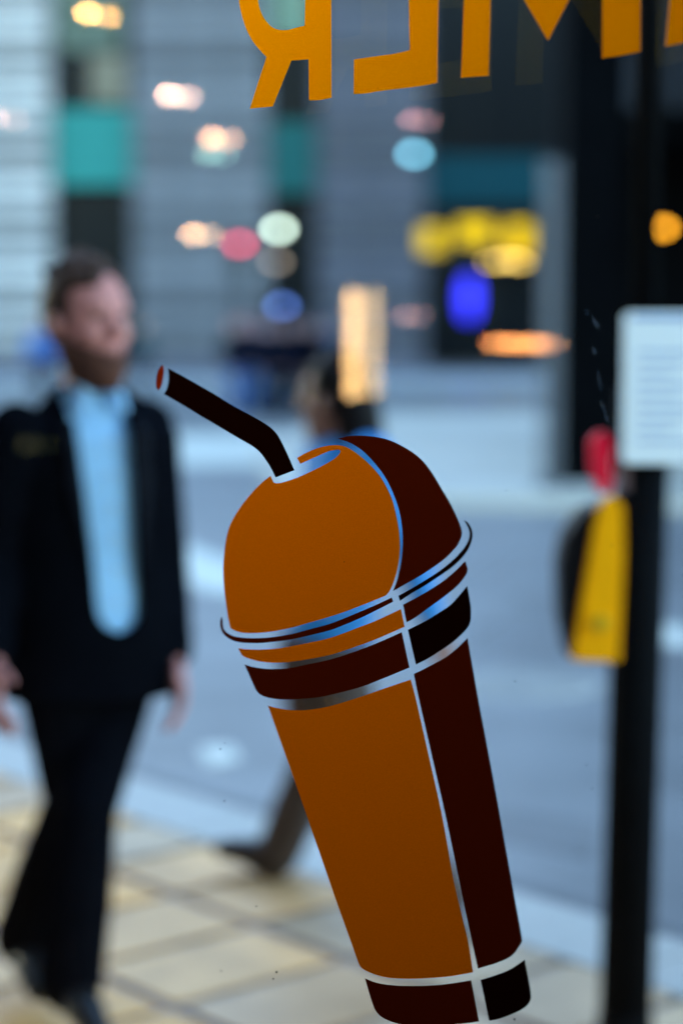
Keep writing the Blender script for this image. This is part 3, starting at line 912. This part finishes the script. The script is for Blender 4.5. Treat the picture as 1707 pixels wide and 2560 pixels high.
# ------------------------------------------------------------------ vinyl stickers on the glass
def outline(pts):
    """corner points have a third value; the others are joined by a smooth curve"""
    n = len(pts); out = []
    for i in range(n):
        p0, p1, p2, p3 = (pts[(i + k) % n] for k in (-1, 0, 1, 2))
        a = Vector(p1[:2]); d = Vector(p2[:2])
        m0 = (d - Vector(p0[:2])) / 2 if len(p1) == 2 else (d - a)
        m1 = (Vector(p3[:2]) - a) / 2 if len(p2) == 2 else (d - a)
        L_ = (d - a).length
        if m0.length > 1e-6: m0 = m0.normalized() * min(m0.length, L_)
        if m1.length > 1e-6: m1 = m1.normalized() * min(m1.length, L_)
        st = 1 if (len(p1) > 2 and len(p2) > 2) else max(2, int(L_ / 6))
        for k in range(st):
            t = k / st
            h00, h10, h01, h11 = 2*t**3-3*t**2+1, t**3-2*t**2+t, -2*t**3+3*t**2, t**3-t**2
            out.append(a * h00 + m0 * h10 + d * h01 + m1 * h11)
    return out
STK = -0.0006
def sticker(name, m, parent, *loops):
    org = parent.location
    polys = [[p for p in outline(l)] for l in loops]
    flat = [[Vector((p.x, p.y, 0)) for p in l] for l in polys]
    tris = tessellate_polygon(flat)
    allp = [p for l in polys for p in l]
    bm = bmesh.new()
    fr = [bm.verts.new(onglass(p.x, p.y, STK - 0.00018) - org) for p in allp]
    bk = [bm.verts.new(onglass(p.x, p.y, STK) - org) for p in allp]
    for t in tris:
        try:
            bm.faces.new([fr[i] for i in t]); bm.faces.new([bk[i] for i in t][::-1])
        except ValueError: pass
    k = 0
    for l in polys:
        n = len(l)
        for i in range(n):
            a, b_ = k + i, k + (i + 1) % n
            bm.faces.new((fr[a], fr[b_], bk[b_], bk[a]))
        k += n
    return obj(name, bm, m, parent)
C = 1
v_letter = vinyl('amber vinyl', (0.05, 0.02, 0.0), (0.56, 0.27, 0.0))
v_orange = vinyl('orange vinyl', (0.05, 0.014, 0.0), (0.66, 0.205, 0.0))
v_maroon = vinyl('maroon vinyl', (0.004, 0.0006, 0.0), (0.066, 0.009, 0.002))
v_dark = vinyl('dark brown vinyl', (0.003, 0.0005, 0.0), (0.066, 0.009, 0.002))
v_black = vinyl('black vinyl', (0.0004, 0.0001, 0.0), (0.007, 0.0015, 0.0008))

lt = thing('window_lettering', 'large amber vinyl capital letters, seen reversed along the top of the glass', 'lettering', onglass(1150, 0))
sticker('letter', v_letter, lt,
  [(624.3,271.7,C),(681.7,266,C),(728.4,151.5,C),(771.2,148,C),(772.4,251,C),(799,250),(828.6,244,C),(828,0,C),(827,-195,C),(730,-190),(670,-175),(630,-140),(605,-90),(597,-30),(597.5,0),(601,23),(608,50),(619,80),(634.6,107),(652,128),(666,142.4,C)],
  [(763,0,C),(761.3,64.3,C),(740,69),(719,74.6),(698,74.6),(682,69),(671,59),(659.5,44),(650,23),(645,0),(646,-30),(655,-75),(675,-108),(710,-125),(763,-128,C)])
sticker('letter', v_letter, lt,
  [(883.7,235.3,C),(884.5,148.5,C),(935,141),(981,134.7),(1004,130),(1024,125,C),(1021,-6,C),(900,-3,C),(900,-76,C),(1020,-90,C),(1018,-238,C),(882,-224,C),(882,-300,C),(1097,-322,C),(1095.7,0,C),(1092.7,206.6,C),(1057.5,214),(1004,221),(942.7,228.5),(912,234)])
sticker('letter', v_letter, lt,
  [(1152,194.4,C),(1220.6,188.7,C),(1225,0,C),(1229,-138,C),(1310,0,C),(1369,101,C),(1421,0,C),(1506,-160,C),(1504.5,146,C),(1553,138),(1599.5,129,C),(1598,-352,C),(1500,-340,C),(1371,-62,C),(1245,-312,C),(1168,-304,C),(1159,0,C)])
sticker('letter', v_letter, lt,
  [(1662,116,C),(1750,97,C),(1757,-225,C),(1905,40,C),(2060,-260,C),(2058,55,C),(2170,35,C),(2168,-480,C),(2060,-460,C),(1906,-160,C),(1765,-400,C),(1682,-385,C),(1673,0,C)])

cup = thing('cup_sticker', 'large leaning takeaway cup sticker in orange and maroon with a domed lid and black straw', 'sticker', onglass(930, 1700))
sticker('straw_opening', vinyl('red brown vinyl', (0.14, 0.008, 0.0), (0.16, 0.02, 0.005)), cup, [(406,913),(410,922),(409,941),(405,962),(397,975.7),(391.5,966),(391.5,947),(396,926)])
sticker('straw', v_black, cup, [(420.2,920.6,C),(422,937.4),(421,956.5),(416.4,973.8),(409.8,985.2,C),(456.5,1012),(510,1044.5),(552,1069.4),(594.3,1094.3),(628.7,1114),(647.9,1128.7),(663,1147.9),(676.6,1169),(689.2,1193.8,C),(735.9,1175.8,C),(720.6,1140),(705.3,1107.7),(691.9,1084.7),(674.6,1067.5),(647.9,1050.3),(609.6,1029.2),(575.2,1010),(533,983.3),(475.7,950.8)])
sticker('dome_front', v_orange, cup, [(676.6,1189.2,C),(684.2,1206,C),(691.9,1208.3),(705.3,1206.4),(743.5,1193.8),(785.6,1174.6),(816.2,1158.6),(839.2,1144),(850.7,1130.6),(848.8,1124.9),(839.2,1124.9),(820,1128.7),(793.3,1140.2),(750.4,1159.7,C),(742.4,1144.8,C),(762.7,1133.3),(793.3,1120.3),(823.9,1113.4),(845,1113),(864.2,1117),(892,1134),(920.3,1158),(948.4,1189),(965.2,1217),(979.2,1248),(989,1284.5),(996,1321),(998.9,1354.6),(998.3,1382.7),(994.7,1413.6),(986.3,1447),(976.4,1472.5),(966.6,1486.5),(956.8,1492),(920,1507),(864,1528.5),(830,1540),(778.7,1555),(730.9,1568.4),(692.6,1576.6),(663.9,1580.8),(635,1582.7),(612.3,1582.6),(595,1579.5),(583.6,1574.7),(575.9,1569.9,C),(571,1547),(566.4,1518),(561.6,1480),(558.5,1440),(559,1400),(564,1355),(573,1318),(588,1288),(604,1264),(622,1241),(640.2,1220.6),(659.3,1202.6)])
sticker('dome_side', v_maroon, cup, [(844.5,1097,C),(864.2,1091.4),(892.2,1088.9),(925.9,1090.3),(954,1095),(979.2,1102.7),(1004.5,1114.7),(1029.7,1130),(1049.4,1145.6),(1066.2,1163.8),(1085.9,1191.9),(1105.5,1225.6),(1122.3,1253.6),(1136.4,1281.7),(1147.6,1307),(1153.5,1325),(1154,1337),(1150,1350),(1140.3,1367),(1112.6,1395.9),(1070,1426.7),(1027.6,1452.2),(981.9,1477.7,C),(991.9,1452.9),(1000.3,1419),(1005.3,1377),(1005.9,1340.6),(1003,1307),(996,1273),(984.8,1239.6),(970.8,1208.7),(954,1180.7),(931.5,1152.6),(906.3,1127.3),(881,1110.5),(861.4,1101.5)])
sticker('rim_side', v_black, cup, [(995.7,1489.4,C),(1027.6,1471.4),(1059.5,1452.2),(1102,1424.6),(1133.9,1398),(1155,1375.7),(1167.9,1356.5),(1173.2,1339.5),(1171.7,1324.7),(1165.8,1311.9),(1159.4,1300.2,C),(1169,1306.6),(1177.5,1320.4),(1180.7,1335.3),(1178.5,1352.3),(1170,1373.6),(1153,1395.9),(1127.5,1419.3),(1095.6,1441.6),(1061.6,1463.9),(1027.6,1484),(999.5,1502.2,C)])
sticker('rim_front', v_maroon, cup, [(554.3,1540.8,C),(556.8,1550.8),(557.2,1562.3),(559.7,1572.8),(568.3,1582.4),(583.6,1590),(606.5,1594.2),(644.8,1595.2),(683,1592.5),(730.9,1584.3),(778.7,1571.8),(830,1557.5),(900,1529.2),(942.5,1510.7),(979,1493.7,C),(982.5,1504.3,C),(942.5,1524.5),(900,1545.3),(830,1573.8),(778.7,1587.2),(730.9,1597.7),(683,1604.7),(644.8,1607.8),(606.5,1606.7),(585.5,1602.4),(568.3,1593.8),(556.8,1582.4),(551.4,1568),(550.5,1554.6),(552.6,1545)])
sticker('lid_band_front', v_orange, cup, [(596,1620.6,C),(616,1623),(644.8,1624),(683,1622),(721.3,1616.8),(778.7,1605.3),(830,1592.9),(900,1567),(942.5,1550.4),(1002,1522.4,C),(1011,1567,C),(942.5,1596.8),(900,1612.7),(830,1635.9),(778.7,1646.5),(730.9,1654),(692.6,1657),(654.4,1654.5),(629.5,1648.7),(608.4,1640.7),(600.8,1631)])
sticker('lid_band_side', v_maroon, cup, [(1007.4,1511.8,C),(1048.8,1489.4),(1102,1456.5),(1136,1428.8),(1162,1402.9,C),(1166.8,1416),(1168.3,1426.7),(1163.6,1438.4),(1144.5,1462.9),(1112.6,1489.4),(1070,1520.3),(1038.2,1543.6),(1015.9,1556,C)])
sticker('collar_front', v_dark, cup, [(611.3,1660.8,C),(629.5,1666.5),(654.4,1670.9),(683,1672.7),(721.3,1670.4),(769,1660.8),(830,1647.4),(900,1624.4),(953,1603),(1004,1580.2,C),(1023.3,1669,C),(963.8,1693.5),(900,1718),(830,1736.4),(797.9,1743),(759.6,1746.9),(721.3,1748.8),(692.6,1747.9),(663.9,1742.5),(648.6,1735.4),(640,1724.9),(631.4,1706.7),(621.8,1684.7)])
sticker('collar_side', v_black, cup, [(1019,1574.5,C),(1059.5,1554.3),(1091.4,1535),(1123.2,1513.9),(1146.6,1489.4),(1167.5,1463.9,C),(1172,1488.4),(1176.4,1518),(1176.8,1539.4),(1174.3,1558.5),(1163.6,1575.5),(1133.9,1603.2),(1102,1625.5),(1070,1645.7),(1039.3,1661.6,C)])
sticker('cup_front', v_orange, cup, [(670,1764,C),(692.6,1769.9),(721.3,1774.6),(759.6,1775.6),(797.9,1770.8),(830,1764),(900,1742.4),(963.8,1720),(1026.5,1698.9,C),(1037.3,1740),(1068.6,1878),(1104.3,2039),(1131,2191),(1153.4,2289),(1171.3,2365),(1182,2430.8,C),(1131,2439.7),(1083.2,2444.5),(1035.4,2446.7),(993.9,2446),(965.2,2443.5),(933.3,2435),(904.6,2421.2),(896.7,2409.6),(879,2360),(840.9,2253.4),(756,2007.9)])
sticker('cup_side', v_dark, cup, [(1034,1685,C),(1070,1667),(1112.6,1643.6),(1142.4,1620),(1168.3,1594.7,C),(1193.6,1740),(1233.8,1954.3),(1265,2128.4),(1287.3,2253.4),(1304.3,2351.6),(1296.3,2367),(1278.4,2389.6),(1245,2406),(1194,2421.6,C),(1164.6,2289),(1144.5,2191),(1113.2,2039),(1079.7,1891.8),(1046.3,1744.5)])
sticker('base_band_front', v_dark, cup, [(912,2445.5,C),(936.5,2455.7),(965.2,2461.4),(1003.5,2464.6),(1067.3,2464.3),(1115,2460.5),(1177.3,2450.9,C),(1197,2553.9,C),(1163,2558.3),(1115,2562.5),(1051,2564),(1003.5,2561),(974.8,2553),(952.5,2541.8),(938,2525.8),(927,2497)])
sticker('base_band_side', v_black, cup, [(1200.6,2450.2,C),(1236.3,2439),(1274.5,2423.8),(1311.2,2398.9,C),(1317.6,2433.3),(1325.6,2478),(1326.2,2497),(1319.2,2511.5),(1300,2525.8),(1271.4,2538.6),(1242.7,2548),(1222,2552,C)])

# ------------------------------------------------------------------ lamps inside the shop (seen as reflections in the glass)
m_cord = mat('black cord', (0.01, 0.01, 0.01), 0.6)
def pendant(c, r, col, e, label, wide=1.0):
    t = thing('pendant_lamp', label, 'lamp', c, 0, 'pendant lamps hanging inside the shop')
    bm = bmesh.new(); ball(bm, (0, 0, 0), (r * wide, r * wide, r), 3)
    smooth(obj('bulb', bm, mat('bulb glass', col, 0.4, emit=e * LIT), t))
    bm = bmesh.new(); cone(bm, (0, 0, r * 0.8), r * 1.5, (0, 0, r * 2.6), r * 0.4, 20)
    obj('lamp_shade', bm, m_cord, t)
    bm = bmesh.new(); cone(bm, (0, 0, r * 2.6), 0.004, (0, 0, 3.0 - c[2]), 0.004, 6)
    obj('cord', bm, m_cord, t)
for px, py, D_, r, col, e, lb in (
    (220, 33, 6.3, 0.015, (1.0, 0.44, 0.09), 150, 'bright amber pendant lamp mirrored in the glass at the top left corner'),
    (425, 238, 6.6, 0.0165, (1.0, 0.54, 0.33), 105, 'peach pendant lamp mirrored beside the reversed letter R'),
    (530, 345, 6.8, 0.0165, (1.0, 0.50, 0.24), 75, 'soft orange pendant lamp mirrored above the pale green glow'),
    (483, 585, 7.2, 0.015, (1.0, 0.55, 0.24), 95, 'warm pendant lamp mirrored left of the red traffic light'),
    (1028, 298, 6.8, 0.015, (1.0, 0.45, 0.40), 24, 'dim pink pendant lamp mirrored below the reversed letter E'),
    (520, 385, 7.4, 0.015, (0.45, 0.9, 0.75), 29, 'faint green pendant lamp mirrored under the soft orange one'),
    (-12, 295, 6.6, 0.0165, (1.0, 0.55, 0.42), 22, 'pale pendant lamp mirrored at the left edge of the glass'),
    (70, 1112, 7.0, 0.015, (0.7, 0.7, 0.3), 1.4, 'weak yellow lamp mirrored over the dark suit shoulder'),
    (1015, 790, 8.0, 0.015, (1.0, 0.5, 0.35), 24, 'faint rosy lamp mirrored right of the tall tube lamp')):
    v = at(px, py, D_)
    pendant(mirror(v), r, col, e, lb)
def tube(a, b_, r, col, e, label):
    a, b_ = mirror(a), mirror(b_)
    c = (a + b_) / 2
    t = thing('tube_lamp', label, 'lamp', c)
    bm = bmesh.new(); limb(bm, [(a - c, r), (b_ - c, r)])
    smooth(obj('glowing_tube', bm, mat('tube glass', col, 0.4, emit=e * LIT), t))
    x, y, d = frame_of(b_ - a)
    for p, s_ in ((a - c, -1), (b_ - c, 1)):
        bm = bmesh.new(); cone(bm, p + d * s_ * r * 0.8, r * 1.1, p + d * s_ * (r + 0.03), r * 1.1, 16)
        obj('end_cap', bm, m_cord, t)
    top = max((a, b_), key=lambda p: p.z) - c
    bm = bmesh.new(); cone(bm, top + Vector((0, 0, r)), 0.004, (top.x, top.y, 3.0 - c.z), 0.004, 6)
    obj('cord', bm, m_cord, t)
tube(at(883, 735, 5.6), at(883, 985, 5.6), 0.016, (1.0, 0.60, 0.24), 21, 'upright glowing tube lamp mirrored above the cup sticker')
tube(at(1225, 858, 6.2), at(1350, 862, 6.2), 0.015, (1.0, 0.36, 0.10), 22, 'level orange tube lamp mirrored beside the pale post')
# added pendant, out of the picture, that lights the stickers strongest at the top
pendant(GM @ Vector((-1.75, GD - 0.61, 2.64)), 0.0765, (1.0, 0.72, 0.42), 148, 'unseen added pendant lamp close above the window glass, lighting the stickers')
